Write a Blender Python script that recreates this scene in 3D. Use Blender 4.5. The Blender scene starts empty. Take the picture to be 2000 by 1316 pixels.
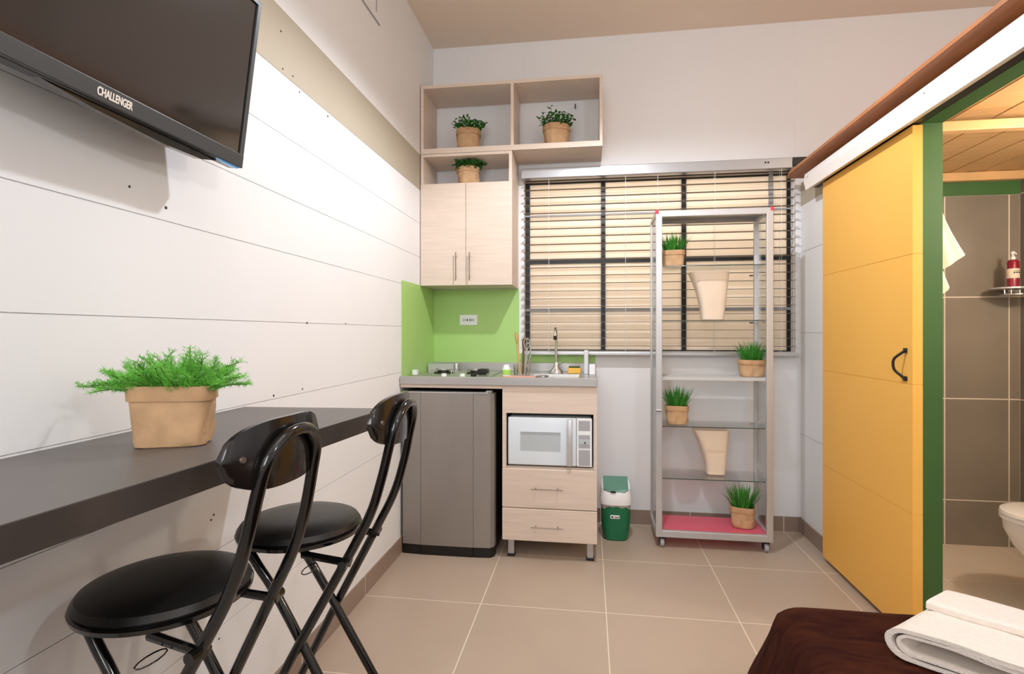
import bpy, bmesh, math, random
from mathutils import Vector, Matrix, noise
random.seed(7)
PI = math.pi
S = bpy.context.scene
COL = S.collection

# ------------------------------------------------------------------ camera, world, lights, exposure
YAW = math.atan(150 / 1050)
cd = bpy.data.cameras.new('camera'); cam = bpy.data.objects.new('camera', cd); COL.objects.link(cam)
cd.sensor_width = 36; cd.lens = 36 * 1050 / 2000
cd.shift_y = -8 / 2000
cd.clip_start = .02
cam.location = (0, 0, 1.14); cam.rotation_euler = (PI / 2, 0, YAW)
S.camera = cam
w = bpy.data.worlds.new('world'); S.world = w; w.use_nodes = True
w.node_tree.nodes['Background'].inputs[0].default_value = (1, .96, .93, 1)
w.node_tree.nodes['Background'].inputs[1].default_value = .25
S.view_settings.view_transform = 'Standard'; S.view_settings.look = 'None'
S.view_settings.gamma = 1; S.view_settings.use_curve_mapping = False
S.view_settings.exposure = 0.05

def light(name, kind, loc, power, col, size=.1, rot=None, sy=None):
    l = bpy.data.lights.new(name, kind); l.energy = power; l.color = col
    if kind == 'AREA':
        l.size = size
        if sy: l.shape = 'RECTANGLE'; l.size_y = sy
    else: l.shadow_soft_size = size
    o = bpy.data.objects.new(name, l); o.location = loc
    if rot: o.rotation_euler = rot
    COL.objects.link(o); return o
k_ = light('ceiling_spot', 'SPOT', (.10, 1.98, 2.47), 64, (.95, .985, 1.05), .03)
k_.data.spot_size = math.radians(168); k_.data.spot_blend = .4
k_.rotation_euler = (Vector((.22, 2.02, 0)) - k_.location).to_track_quat('-Z', 'Y').to_euler()
light('bed_wall_lamp', 'POINT', (1.0, 0, 1.91), 19, (.95, .985, 1.05), .05)
light('ceiling_fill', 'AREA', (.3, .2, 2.88), 8, (.98, .96, .93), 1.3)  # added soft fill below the ceiling, no fitting there
light('rear_fill', 'AREA', (-.25, -1.5, 1.9), 37, (.96, .985, 1.02), 1.2, (math.radians(95), 0, math.radians(-20)))  # added fill from behind the camera, the wall there has no window
light('bathroom_bulb', 'POINT', (1.95, 1.90, 1.78), 27, (1, .90, .76), .05)
light('roof_warm_fill', 'POINT', (1.75, 1.6, 2.35), 10, (1, .82, .62), .15)  # added warm uplight to tint the ceiling and upper back wall
light('corridor_light', 'AREA', (.35, 3.95, 1.9), 27, (1, .96, .91), 1.6, (-PI / 2, 0, 0), 1.2)

# ------------------------------------------------------------------ materials
def lin(c): return tuple(((x / 255) / 12.92 if x <= 10 else (((x / 255) + .055) / 1.055) ** 2.4) for x in c)
def mat(name, rgb, rough=.5, metal=0, noise_amt=.04, scale=6, stretch=(1, 1, 1), bump=0, bscale=60, coat=0, spec=.5, srgb=True):
    m = bpy.data.materials.new(name); m.use_nodes = True
    nt = m.node_tree; n = nt.nodes; L = nt.links; b = n['Principled BSDF']
    c = lin(rgb) if srgb else rgb
    b.inputs['Roughness'].default_value = rough; b.inputs['Metallic'].default_value = metal
    b.inputs['Specular IOR Level'].default_value = spec
    b.inputs['Coat Weight'].default_value = coat
    tc = n.new('ShaderNodeTexCoord'); mp = n.new('ShaderNodeMapping'); mp.inputs['Scale'].default_value = stretch
    L.new(tc.outputs['Object'], mp.inputs[0])
    nz = n.new('ShaderNodeTexNoise'); nz.inputs['Scale'].default_value = scale; nz.inputs['Detail'].default_value = 5
    L.new(mp.outputs[0], nz.inputs['Vector'])
    r = n.new('ShaderNodeValToRGB'); r.color_ramp.elements[0].position = .3; r.color_ramp.elements[1].position = .7
    r.color_ramp.elements[0].color = (*[x * (1 - noise_amt) for x in c], 1)
    r.color_ramp.elements[1].color = (*[min(1, x * (1 + noise_amt)) for x in c], 1)
    L.new(nz.outputs[0], r.inputs[0]); L.new(r.outputs[0], b.inputs['Base Color'])
    if bump:
        n2 = n.new('ShaderNodeTexNoise'); n2.inputs['Scale'].default_value = bscale; L.new(mp.outputs[0], n2.inputs['Vector'])
        bp = n.new('ShaderNodeBump'); bp.inputs['Strength'].default_value = bump; bp.inputs['Distance'].default_value = .002
        L.new(n2.outputs[0], bp.inputs['Height']); L.new(bp.outputs[0], b.inputs['Normal'])
    return m
def math_node(nt, op, a, b=None, c=None):
    x = nt.nodes.new('ShaderNodeMath'); x.operation = op
    for i, v in enumerate((a, b, c)):
        if v is None: continue
        if isinstance(v, (int, float)): x.inputs[i].default_value = v
        else: nt.links.new(v, x.inputs[i])
    return x.outputs[0]
def grid_mat(name, rgb, line_rgb, axes, rough=.5, width=.004, amt=.06, spec=.5):
    """base colour with grout lines; axes: list of (axis index, pitch, offset) in world space"""
    m = mat(name, rgb, rough, noise_amt=amt, scale=2.2, spec=spec)
    nt = m.node_tree; n = nt.nodes; L = nt.links; b = n['Principled BSDF']
    g = n.new('ShaderNodeNewGeometry'); sx = n.new('ShaderNodeSeparateXYZ'); L.new(g.outputs['Position'], sx.inputs[0])
    tot = None
    for ax, pitch, off in axes:
        t = math_node(nt, 'SUBTRACT', sx.outputs[ax], off)
        t = math_node(nt, 'DIVIDE', t, pitch); t = math_node(nt, 'ADD', t, .5)
        t = math_node(nt, 'FRACT', t); t = math_node(nt, 'SUBTRACT', t, .5); t = math_node(nt, 'ABSOLUTE', t)
        t = math_node(nt, 'LESS_THAN', t, width / 2 / pitch)
        tot = t if tot is None else math_node(nt, 'MAXIMUM', tot, t)
    mx = n.new('ShaderNodeMixRGB'); src = b.inputs['Base Color'].links[0].from_socket
    L.new(tot, mx.inputs[0]); L.new(src, mx.inputs[1]); mx.inputs[2].default_value = (*lin(line_rgb), 1)
    L.new(mx.outputs[0], b.inputs['Base Color'])
    return m
M = {}
M['wall'] = mat('white_paint', (238, 238, 239), .6, noise_amt=.012, scale=1.5, bump=.08, bscale=25)
M['ceiling'] = mat('cream_ceiling_paint', (236, 220, 202), .8, noise_amt=.02, scale=2)
M['band'] = mat('tan_paint', (186, 176, 158), .6, noise_amt=.03, scale=2)
M['green'] = mat('light_green_paint', (172, 212, 124), .45, noise_amt=.03, scale=3)
M['dgreen'] = mat('dark_green_paint', (60, 100, 48), .55, noise_amt=.07, scale=3)
M['yellow'] = mat('yellow_paint', (247, 188, 88), .45, noise_amt=.03, scale=1.4)
M['floor'] = grid_mat('floor_tiles', (186, 168, 150), (232, 220, 200), [(0, .52, .07), (1, .52, 2.222)], .42, .0042, .05)
M['base'] = grid_mat('skirting_tiles', (150, 130, 116), (226, 216, 204), [(1, .52, 2.222), (0, .52, .07)], .4, .004, .06)
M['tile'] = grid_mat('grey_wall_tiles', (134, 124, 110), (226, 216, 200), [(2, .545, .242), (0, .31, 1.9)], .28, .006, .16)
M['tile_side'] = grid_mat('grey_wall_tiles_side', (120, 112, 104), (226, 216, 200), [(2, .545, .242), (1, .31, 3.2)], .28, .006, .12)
M['veneer'] = mat('pale_wood_veneer', (222, 204, 188), .5, noise_amt=.055, scale=5, stretch=(1, 1, 14), bump=.05, bscale=30)
M['veneer_dark'] = mat('veneer_inside', (212, 192, 174), .55, noise_amt=.06, scale=5, stretch=(1, 14, 1))
M['steel'] = mat('brushed_steel', (184, 182, 180), .34, .6, .05, 4, (1, 30, 30))
M['alu'] = mat('anodised_aluminium', (205, 205, 206), .38, .55, .02, 5)
M['rail'] = mat('satin_grey_rail', (178, 178, 180), .35, .5, .02)
M['handle'] = mat('dark_nickel', (134, 120, 110), .35, .7)
M['chrome'] = mat('chrome', (215, 215, 215), .12, 1, .01)
M['fridge'] = mat('silver_grey_metal', (150, 144, 138), .34, .25, .04, 2, (6, 6, 1))
M['black'] = mat('black_plastic', (14, 14, 14), .4, noise_amt=.1)
M['blackgloss'] = mat('black_enamel', (10, 9, 9), .16, noise_amt=.1, coat=.4)
M['vinyl'] = mat('black_vinyl', (20, 18, 17), .36, noise_amt=.1, bump=.12, bscale=220)
M['plate'] = mat('black_backrest_plastic', (24, 20, 18), .22, noise_amt=.1, coat=.3)
M['bar'] = mat('dark_grey_laminate', (99, 94, 92), .42, noise_amt=.05, scale=8)
M['baredge'] = mat('dark_edge_band', (62, 54, 50), .5, noise_amt=.22, scale=12)
M['kraft'] = mat('kraft_paper', (200, 162, 122), .8, noise_amt=.1, scale=30, bump=.3, bscale=35)
for m_ in ('kraft',):
    nt_ = M[m_].node_tree; v_ = nt_.nodes.new('ShaderNodeTexVoronoi'); v_.feature = 'DISTANCE_TO_EDGE'; v_.inputs['Scale'].default_value = 22
    tc_ = nt_.nodes.new('ShaderNodeTexCoord'); nt_.links.new(tc_.outputs['Object'], v_.inputs['Vector'])
    bp_ = nt_.nodes.new('ShaderNodeBump'); bp_.inputs['Strength'].default_value = .35; bp_.inputs['Distance'].default_value = .004
    nt_.links.new(v_.outputs[0], bp_.inputs['Height'])
    b_ = nt_.nodes['Principled BSDF']; nt_.links.new(b_.inputs['Normal'].links[0].from_socket, bp_.inputs['Normal']); nt_.links.new(bp_.outputs[0], b_.inputs['Normal'])
M['kraftfold'] = mat('kraft_paper_fold', (196, 156, 116), .8, noise_amt=.08, scale=30, bump=.3, bscale=35)
M['soil'] = mat('dark_soil', (30, 34, 18), .9, noise_amt=.4, scale=60)
def leafmat(name, a, tr=.3):
    m = mat(name, a, .45, noise_amt=.4, scale=28)
    nt = m.node_tree; b = nt.nodes['Principled BSDF']; out = nt.nodes['Material Output']
    t = nt.nodes.new('ShaderNodeBsdfTranslucent'); t.inputs[0].default_value = (*lin(a), 1)
    mx = nt.nodes.new('ShaderNodeMixShader'); mx.inputs[0].default_value = tr
    nt.links.new(b.outputs[0], mx.inputs[1]); nt.links.new(t.outputs[0], mx.inputs[2]); nt.links.new(mx.outputs[0], out.inputs[0])
    return m
M['grass'] = leafmat('grass_green', (74, 160, 58))
M['leaf'] = leafmat('leaf_green', (52, 118, 40))
M['fern'] = leafmat('fern_green', (128, 206, 84), .4)
M['stem'] = mat('stem_green', (70, 92, 40), .6)
M['white'] = mat('white_plastic', (242, 244, 246), .35, noise_amt=.01)
M['micro'] = mat('pale_blue_white_enamel', (228, 238, 246), .3, noise_amt=.01, coat=.3)
M['microwin'] = mat('microwave_window', (188, 196, 200), .25, noise_amt=.02)
M['panelgrey'] = mat('grey_panel', (172, 172, 176), .4)
M['pink'] = mat('pink_acrylic', (250, 120, 140), .3)
M['red'] = mat('red_plastic', (225, 70, 80), .35)
M['cream'] = mat('cream_ceramic', (240, 220, 198), .5, noise_amt=.015)
M['wood'] = mat('warm_plywood', (216, 172, 118), .5, noise_amt=.1, scale=4, stretch=(1, 12, 1), bump=.08)
M['board'] = mat('brown_wood_board', (176, 112, 66), .5, noise_amt=.18, scale=5, stretch=(12, 1, 1))
M['fascia'] = mat('satin_white_aluminium', (244, 240, 238), .42, .15, .01)
M['gold'] = mat('warm_strip', (226, 206, 176), .5)
M['slat'] = mat('slat_bronze', (128, 116, 104), .45, .3, .03)
M['frame'] = mat('black_window_frame', (16, 16, 17), .4)
M['toilet'] = mat('white_porcelain', (240, 238, 236), .15, noise_amt=.01, coat=.5)
M['binlid'] = mat('grey_green_lid', (98, 148, 130), .4)
M['bin'] = mat('green_bin_plastic', (22, 112, 72), .4, noise_amt=.04)
M['bag'] = mat('grey_bin_liner', (180, 174, 166), .5)
M['bottle'] = mat('dark_red_liquid_bottle', (140, 28, 48), .2, coat=.4)
M['label'] = mat('cream_label', (236, 220, 200), .6)
M['darktext'] = mat('dark_print', (60, 50, 44), .6)
M['towel'] = mat('white_terry_cloth', (244, 232, 220), .95, noise_amt=.03, scale=90, bump=.9, bscale=420)
M['cloth'] = mat('cream_cloth', (240, 226, 196), .9, noise_amt=.03, scale=60, bump=.5, bscale=200)
M['fleece'] = mat('dark_brown_fleece', (46, 14, 8), .85, noise_amt=.5, scale=5, stretch=(1, 3, 1), bump=.8, bscale=120, spec=.12)
for n_ in M['fleece'].node_tree.nodes:
    if n_.type == 'VALTORGB':
        n_.color_ramp.elements[0].position = .40; n_.color_ramp.elements[0].color = (*lin((46, 14, 9)), 1)
        n_.color_ramp.elements[1].position = .78; n_.color_ramp.elements[1].color = (*lin((82, 40, 18)), 1)
    if n_.type == 'TEX_NOISE' and n_.inputs['Detail'].default_value > 4: n_.inputs['Distortion'].default_value = .9; n_.inputs['Scale'].default_value = 7; n_.inputs['Roughness'].default_value = .65
M['mattress'] = mat('dark_mattress_base', (40, 26, 20), .9)
M['tvframe'] = mat('dark_grey_tv_plastic', (58, 60, 62), .35)
M['tvside'] = mat('black_tv_edge', (22, 22, 22), .3)
M['screen'] = mat('dark_glass_screen', (26, 17, 9), .09, noise_amt=.05, spec=.9)
M['screen'].node_tree.nodes['Principled BSDF'].inputs['IOR'].default_value = 1.6
M['letter'] = mat('silver_lettering', (236, 226, 216), .4)
M['blue'] = mat('blue_highlight_plastic', (60, 150, 215), .2, coat=.5)
M['salmon'] = mat('pink_board', (242, 176, 156), .5)
M['sponge'] = mat('yellow_sponge', (240, 190, 90), .9, bump=.5)
M['scour'] = mat('green_scourer', (70, 84, 40), .95)
M['spoonwood'] = mat('wooden_spoon', (206, 170, 110), .6)
M['spoonbrown'] = mat('brown_utensil', (120, 92, 70), .5)
M['lime'] = mat('lime_green_soap', (170, 215, 100), .3)

def thin_glass(name, tint=(.97, .985, .98), refl=.06, pale_sheen=0):
    m = bpy.data.materials.new(name); m.use_nodes = True; nt = m.node_tree; n = nt.nodes; n.clear()
    o = n.new('ShaderNodeOutputMaterial'); t = n.new('ShaderNodeBsdfTransparent'); t.inputs[0].default_value = (*tint, 1)
    g = n.new('ShaderNodeBsdfGlossy'); g.inputs['Roughness'].default_value = .04
    lw = n.new('ShaderNodeLayerWeight'); lw.inputs[0].default_value = .35
    f = math_node(nt, 'MULTIPLY_ADD', lw.outputs['Fresnel'], .5, refl)
    mx = n.new('ShaderNodeMixShader'); nt.links.new(f, mx.inputs[0]); nt.links.new(t.outputs[0], mx.inputs[1]); nt.links.new(g.outputs[0], mx.inputs[2])
    last = mx.outputs[0]
    if pale_sheen:
        d = n.new('ShaderNodeBsdfDiffuse'); d.inputs[0].default_value = (.8, .8, .79, 1)
        m2 = n.new('ShaderNodeMixShader'); m2.inputs[0].default_value = pale_sheen
        nt.links.new(last, m2.inputs[1]); nt.links.new(d.outputs[0], m2.inputs[2]); last = m2.outputs[0]
    nt.links.new(last, o.inputs[0]); return m
M['glass'] = thin_glass('clear_glass')
M['glassedge'] = mat('glass_edge_green', (70, 84, 78), .2)
M['pale_sheen'] = thin_glass('pale_sheen_glass', pale_sheen=.6)  # pale diffuse mixed into clear glass, stands for the shelf's reflection
def trans_mat(name, rgb, tr, rough=.4):
    m = mat(name, rgb, rough, noise_amt=.02)
    nt = m.node_tree; b = nt.nodes['Principled BSDF']; out = nt.nodes['Material Output']
    t = nt.nodes.new('ShaderNodeBsdfTranslucent'); t.inputs[0].default_value = (*lin(rgb), 1)
    mx = nt.nodes.new('ShaderNodeMixShader'); mx.inputs[0].default_value = tr
    nt.links.new(b.outputs[0], mx.inputs[1]); nt.links.new(t.outputs[0], mx.inputs[2]); nt.links.new(mx.outputs[0], out.inputs[0])
    return m
M['pinkglow'] = mat('translucent_pink_acrylic', (255, 118, 146), .3)
nt_ = M['pinkglow'].node_tree; t_ = nt_.nodes.new('ShaderNodeBsdfTransparent'); t_.inputs[0].default_value = (1, .05, .08, 1)
mx_ = nt_.nodes.new('ShaderNodeMixShader'); mx_.inputs[0].default_value = .3
nt_.links.new(nt_.nodes['Principled BSDF'].outputs[0], mx_.inputs[1]); nt_.links.new(t_.outputs[0], mx_.inputs[2]); nt_.links.new(mx_.outputs[0], nt_.nodes['Material Output'].inputs[0])
M['pane'] = trans_mat('cream_frosted_pane', (244, 232, 216), .5)

# ------------------------------------------------------------------ mesh helpers
def tag(o, label=None, cat=None, group=None, kind=None):
    if label: o['label'] = label
    if cat: o['category'] = cat
    if group: o['group'] = group
    if kind: o['kind'] = kind
    return o
def empty(name, loc=(0, 0, 0), rz=0, **k):
    o = bpy.data.objects.new(name, None); COL.objects.link(o); o.location = loc; o.rotation_euler = (0, 0, rz)
    o.empty_display_size = .05
    return tag(o, **k)
class MB:
    def __init__(s): s.bm = bmesh.new(); s.n = 0
    def _xf(s, vs, mtx):
        if mtx is not None: bmesh.ops.transform(s.bm, matrix=mtx, verts=vs)
    def box(s, a, b, bev=0, seg=2, mtx=None):
        x0, y0, z0 = [min(a[i], b[i]) for i in range(3)]; x1, y1, z1 = [max(a[i], b[i]) for i in range(3)]
        e = min(s.n * 8e-5, 4e-4); s.n += 1
        if min(x1 - x0, y1 - y0, z1 - z0) > .004: x0 += e; y0 += e; z0 += e; x1 -= e; y1 -= e; z1 -= e
        r = bmesh.ops.create_cube(s.bm, size=1)['verts']
        for v in r: v.co = Vector(((x0 + x1) / 2 + v.co.x * (x1 - x0), (y0 + y1) / 2 + v.co.y * (y1 - y0), (z0 + z1) / 2 + v.co.z * (z1 - z0)))
        if bev:
            es = list({e for v in r for e in v.link_edges})
            res = bmesh.ops.bevel(s.bm, geom=es, offset=bev, segments=seg, profile=.5, affect='EDGES', clamp_overlap=True)
            r = list({v for f in res['faces'] for v in f.verts} | {v for v in r if v.is_valid})
        s._xf(r, mtx); return s
    def poly(s, pts, mtx=None):
        vs = [s.bm.verts.new(p) for p in pts]; s.bm.faces.new(vs); s._xf(vs, mtx); return s
    def prism(s, pts, vec, mtx=None):
        a = [s.bm.verts.new(p) for p in pts]; b = [s.bm.verts.new(Vector(p) + Vector(vec)) for p in pts]
        n = len(a); s.bm.faces.new(a[::-1]); s.bm.faces.new(b)
        for i in range(n): s.bm.faces.new((a[i], a[(i + 1) % n], b[(i + 1) % n], b[i]))
        s._xf(a + b, mtx); return s
    def tube(s, pts, r, seg=10, caps=True, closed=False, flat=1):
        pts = [Vector(p) for p in pts]; n = len(pts)
        rr = r if isinstance(r, (list, tuple)) else [r] * n
        rings = []; up = None
        for i, p in enumerate(pts):
            if closed: t = pts[(i + 1) % n] - pts[i - 1]
            else: t = pts[min(i + 1, n - 1)] - pts[max(i - 1, 0)]
            t.normalize()
            if up is None:
                up = Vector((0, 0, 1)) if abs(t.z) < .9 else Vector((1, 0, 0))
            x = t.cross(up)
            if x.length < 1e-5: x = t.orthogonal()
            x.normalize(); y = x.cross(t).normalized(); up = y
            rings.append([s.bm.verts.new(p + (x * math.cos(k * 2 * PI / seg) + y * math.sin(k * 2 * PI / seg) * flat) * rr[i]) for k in range(seg)])
        m = n if closed else n - 1
        for i in range(m):
            a, b = rings[i], rings[(i + 1) % n]
            for k in range(seg): s.bm.faces.new((a[k], a[(k + 1) % seg], b[(k + 1) % seg], b[k]))
        if caps and not closed:
            s.bm.faces.new(rings[0][::-1]); s.bm.faces.new(rings[-1])
        return s
    def loft(s, rings, cap0=True, cap1=True):
        R = [[s.bm.verts.new(p) for p in ring] for ring in rings]
        for a, b in zip(R, R[1:]):
            k = len(a)
            for i in range(k): s.bm.faces.new((a[i], a[(i + 1) % k], b[(i + 1) % k], b[i]))
        if cap0: s.bm.faces.new(R[0][::-1])
        if cap1: s.bm.faces.new(R[-1])
        return s
    def lathe(s, prof, c=(0, 0, 0), seg=32, sx=1, sy=1):
        return s.loft([[(c[0] + r * sx * math.cos(k * 2 * PI / seg), c[1] + r * sy * math.sin(k * 2 * PI / seg), c[2] + z) for k in range(seg)] for r, z in prof])
    def build(s, name, m, parent=None, smooth=False, base=None, sharp=35):
        bmesh.ops.recalc_face_normals(s.bm, faces=s.bm.faces)
        me = bpy.data.meshes.new(name); s.bm.to_mesh(me); s.bm.free()
        o = bpy.data.objects.new(name, me); COL.objects.link(o); me.materials.append(M[m] if isinstance(m, str) else m)
        if smooth:
            for p in me.polygons: p.use_smooth = True
            try: me.set_sharp_from_angle(angle=math.radians(sharp))
            except Exception: pass
        if parent is not None:
            o.parent = parent
            if base is not None: o.location = -Vector(base)
        elif base is not None:
            me.transform(Matrix.Translation(-Vector(base))); o.location = base
        return o
def origin(o):
    """put a top-level mesh's origin at its base centre"""
    me = o.data; co = [v.co for v in me.vertices]
    b = Vector(((min(c.x for c in co) + max(c.x for c in co)) / 2, (min(c.y for c in co) + max(c.y for c in co)) / 2, min(c.z for c in co)))
    me.transform(Matrix.Translation(-b)); o.location = o.location + b
    return o
def catmull(P, k=8):
    P = [Vector(p) for p in P]; P = [2 * P[0] - P[1]] + P + [2 * P[-1] - P[-2]]; out = []
    for i in range(1, len(P) - 2):
        for j in range(k):
            t = j / k; a, b, c, d = P[i - 1:i + 3]
            out.append(.5 * ((2 * b) + (c - a) * t + (2 * a - 5 * b + 4 * c - d) * t * t + (3 * b - a - 3 * c + d) * t ** 3))
    out.append(P[-2]); return out
def copy_tree(o, parent=None):
    c = o.copy(); COL.objects.link(c)
    if parent is not None: c.parent = parent
    for ch in list(o.children): copy_tree(ch, c)
    return c
def struct(o, label, cat): return tag(o, label, cat, kind='structure')
def bx(name, a, b, m, label=None, cat=None, kind=None, bev=0, parent=None, base=None, group=None):
    o = MB().box(a, b, bev).build(name, m, parent, base=base)
    if parent is None: origin(o)
    return tag(o, label, cat, group, kind)

# ------------------------------------------------------------------ the setting
WX, BY, CZ, RX = -.97, 3.29, 2.93, 1.205
FX0, FX1, FY0 = WX, 2.4, -1.6
bx('floor', (WX - .1, FY0 - .1, -.1), (FX1 + .1, BY + .1, 0), 'floor', 'beige square tiled floor with pale grout lines', 'floor', 'structure')
bx('ceiling', (WX - .1, FY0 - .1, CZ), (FX1 + .1, BY + .1, CZ + .1), 'ceiling', 'plain cream painted ceiling high above the kitchenette', 'ceiling', 'structure')
# left wall of wide white boards with fine joints
zs = [0, .36, .57, .748, .935, 1.175, 1.40, 1.58, 1.775, 1.97]
b = MB()
for i in range(len(zs) - 1):
    b.box((WX - .1, FY0 - .1, zs[i]), (WX, BY + .1, zs[i + 1] - .0016), 0)
b.box((WX - .1, FY0 - .1, 2.175), (WX, BY + .1, CZ))
b.box((WX - .1, FY0 - .1, 0), (WX - .004, BY + .1, CZ))
struct(origin(b.build('wall_left', 'wall')), 'white wall of wide horizontal boards behind the bar counter and television', 'wall')
bx('trim_1', (WX - .05, FY0, 1.97), (WX - .0005, BY, 2.175), 'band', 'flat tan band running along the left wall behind the television', 'trim', 'structure')
b = MB(); bb = M['darktext']
for (y, z, r) in ((1.59, 2.10, .0035), (1.60, 1.985, .003), (1.66, 1.99, .003), (1.70, 1.955, .003), (1.90, 1.953, .004), (1.02, 1.452, .003), (1.12, 1.43, .004), (1.75, 1.175, .004), (2.05, 1.178, .003), (1.55, .945, .004), (1.72, .948, .0035), (.92, .60, .003), (1.07, .615, .003), (1.28, .665, .003), (1.27, .655, .003), (1.3, .33, .003)):
    b.lathe([(r, 0), (r * .8, .0015)], (0, 0, 0), 8)
    vs = b.bm.verts[:] if False else None
    b.bm.verts.ensure_lookup_table()
    for v in b.bm.verts[-16:]:
        v.co = Vector((WX + v.co.z - .0004, y + v.co.x, z + v.co.y))
tag(b.build('nail_hole', 'darktext', bpy.data.objects['wall_left']), 'tiny dark nail holes dotted over the boards', kind='stuff')
bpy.data.objects['nail_hole'].location = -bpy.data.objects['wall_left'].location
# back wall round the window
wx0, wx1, wz0, wz1 = -.395, 1.176, 1.03, 2.10
b = MB()
b.box((WX - .1, BY, 0), (wx0, BY + .12, CZ)); b.box((wx1, BY, 0), (FX1 + .1, BY + .12, CZ))
b.box((wx0, BY, 0), (wx1, BY + .12, wz0)); b.box((wx0, BY, wz1), (wx1, BY + .12, CZ))
struct(origin(b.build('wall_back', 'wall')), 'plain white end wall round the window behind the kitchenette', 'wall')
# partition to the bathroom
b = MB()
b.box((RX, 2.165, 0), (RX + .07, BY, 1.865))
struct(origin(b.build('wall_right', 'wall')), 'white board wall between window and yellow sliding door', 'wall')
b = MB(); b.box((RX - .0008, 2.165, 1.865), (RX + .07, BY, 2.0))
struct(origin(b.build('trim_2', 'band')), 'tan band above the white board wall beside the window', 'trim')
b = MB()
for z in (.56, 1.14, 1.60): b.box((RX - .001, 2.17, z), (RX + .001, BY, z + .0022))
o = b.build('joint', 'panelgrey', bpy.data.objects['wall_right']); o.location = -bpy.data.objects['wall_right'].location
M['bathfloor'] = grid_mat('bathroom_floor_tiles', (216, 202, 184), (236, 226, 210), [(0, .52, .07), (1, .52, 2.222)], .4, .0042, .04)
bx('floor_bathroom', (1.24, 1.65, -.01), (2.26, 3.2, .002), 'bathfloor', 'paler beige tiled floor inside the bathroom', 'floor', 'structure')
# green door surround
b = MB()
b.box((RX - .006, 2.158, 0), (RX + .07, 2.168, 1.91)); b.box((RX, 1.64, 1.905), (RX + .07, 2.168, 2.0)); b.box((RX + .07, 2.10, 1.93), (RX + .075, 3.2, 2.0))
struct(origin(b.build('trim_3', 'dgreen')), 'dark green painted reveal round the bathroom doorway', 'door surround')
# bathroom shell
b = MB(); b.box((RX + .07, 3.2, 0), (2.26, BY, 1.875))
struct(origin(b.build('wall_bathroom_back', 'tile')), 'grey tiled bathroom end wall with white grout lines', 'wall')
b = MB(); b.box((RX + .07, 3.194, 1.875), (2.26, BY, 1.96))
struct(origin(b.build('trim_4', 'dgreen')), 'dark green strip above the grey bathroom tiles', 'trim')
b = MB(); b.box((2.26, 1.65, 0), (2.33, BY, 1.96))
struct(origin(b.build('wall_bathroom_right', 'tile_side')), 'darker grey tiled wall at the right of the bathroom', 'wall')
b = MB(); b.box((RX, 1.60, 0), (2.33, 1.65, 1.96))
struct(origin(b.build('wall_bathroom_front', 'wall')), 'white wall closing the bathroom behind the bed', 'wall')
b = MB(); b.box((FX1, FY0 - .1, 0), (FX1 + .1, BY + .1, CZ))
struct(origin(b.build('wall_far_right', 'wall')), 'white wall beyond the bed and bathroom', 'wall')
b = MB(); b.box((WX - .1, FY0 - .1, 0), (FX1 + .1, FY0, CZ))
struct(origin(b.build('wall_front', 'wall')), 'white wall behind the camera side of the room', 'wall')
# wood ceiling of bathroom
b = MB()
n = 14; x0 = RX + .07
for i in range(n):
    xa = x0 + i * .078
    b.box((xa, 1.6, 1.990 + (i % 2) * .003), (xa + .0765, 3.28, 2.004))
struct(origin(b.build('ceiling_bathroom', 'wood')), 'low ceiling of warm wooden planks over the bathroom', 'ceiling')
for i, (y, z0, z1, lab) in enumerate(((2.27, 1.912, 1.950, 'pale wooden crossbeam under the bathroom plank ceiling, nearer of two'), (3.15, 1.945, 1.99, 'wooden crossbeam against the end wall of the bathroom ceiling'))):
    o = bx('ceiling_beam', (x0, y, z0), (2.258, y + .04, z1), 'wood', lab, 'beam', bev=.004)
    o['kind'] = 'structure'; o.name = 'trim_%d' % (5 + i)
# roof board and sliding track fascia
b = MB(); b.prism([(1.078, 1.2, 2.004), (1.078, 3.10, 2.004), (1.10, 3.20, 2.004), (2.39, 3.285, 2.004), (2.39, 1.2, 2.004)], (0, 0, .014))
struct(origin(b.build('trim_7', 'board')), 'thin brown wooden board lying on top of the door track', 'board')
# skirting
bh = .083
b = MB(); b.box((WX, FY0, 0), (WX + .009, BY, bh)); struct(origin(b.build('baseboard_left', 'base')), 'brown tile skirting along the left wall', 'baseboard')
b = MB(); b.box((WX, BY - .009, 0), (RX, BY, bh)); struct(origin(b.build('baseboard_back', 'base')), 'brown tile skirting under the window wall', 'baseboard')
b = MB(); b.box((RX - .009, 2.18, 0), (RX, BY, bh)); struct(origin(b.build('baseboard_right', 'base')), 'brown tile skirting leading behind the yellow door', 'baseboard')
# green backsplash
b = MB(); b.box((-.972, BY - .003, .90), (-.425, BY, 1.41)); b.box((-.425, BY - .003, .90), (.04, BY, 1.015)); b.box((WX, 2.70, .90), (WX + .003, BY, 1.416))
struct(origin(b.build('trim_8', 'green')), 'light green splashback wrapping the corner over the worktop', 'splashback')

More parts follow.
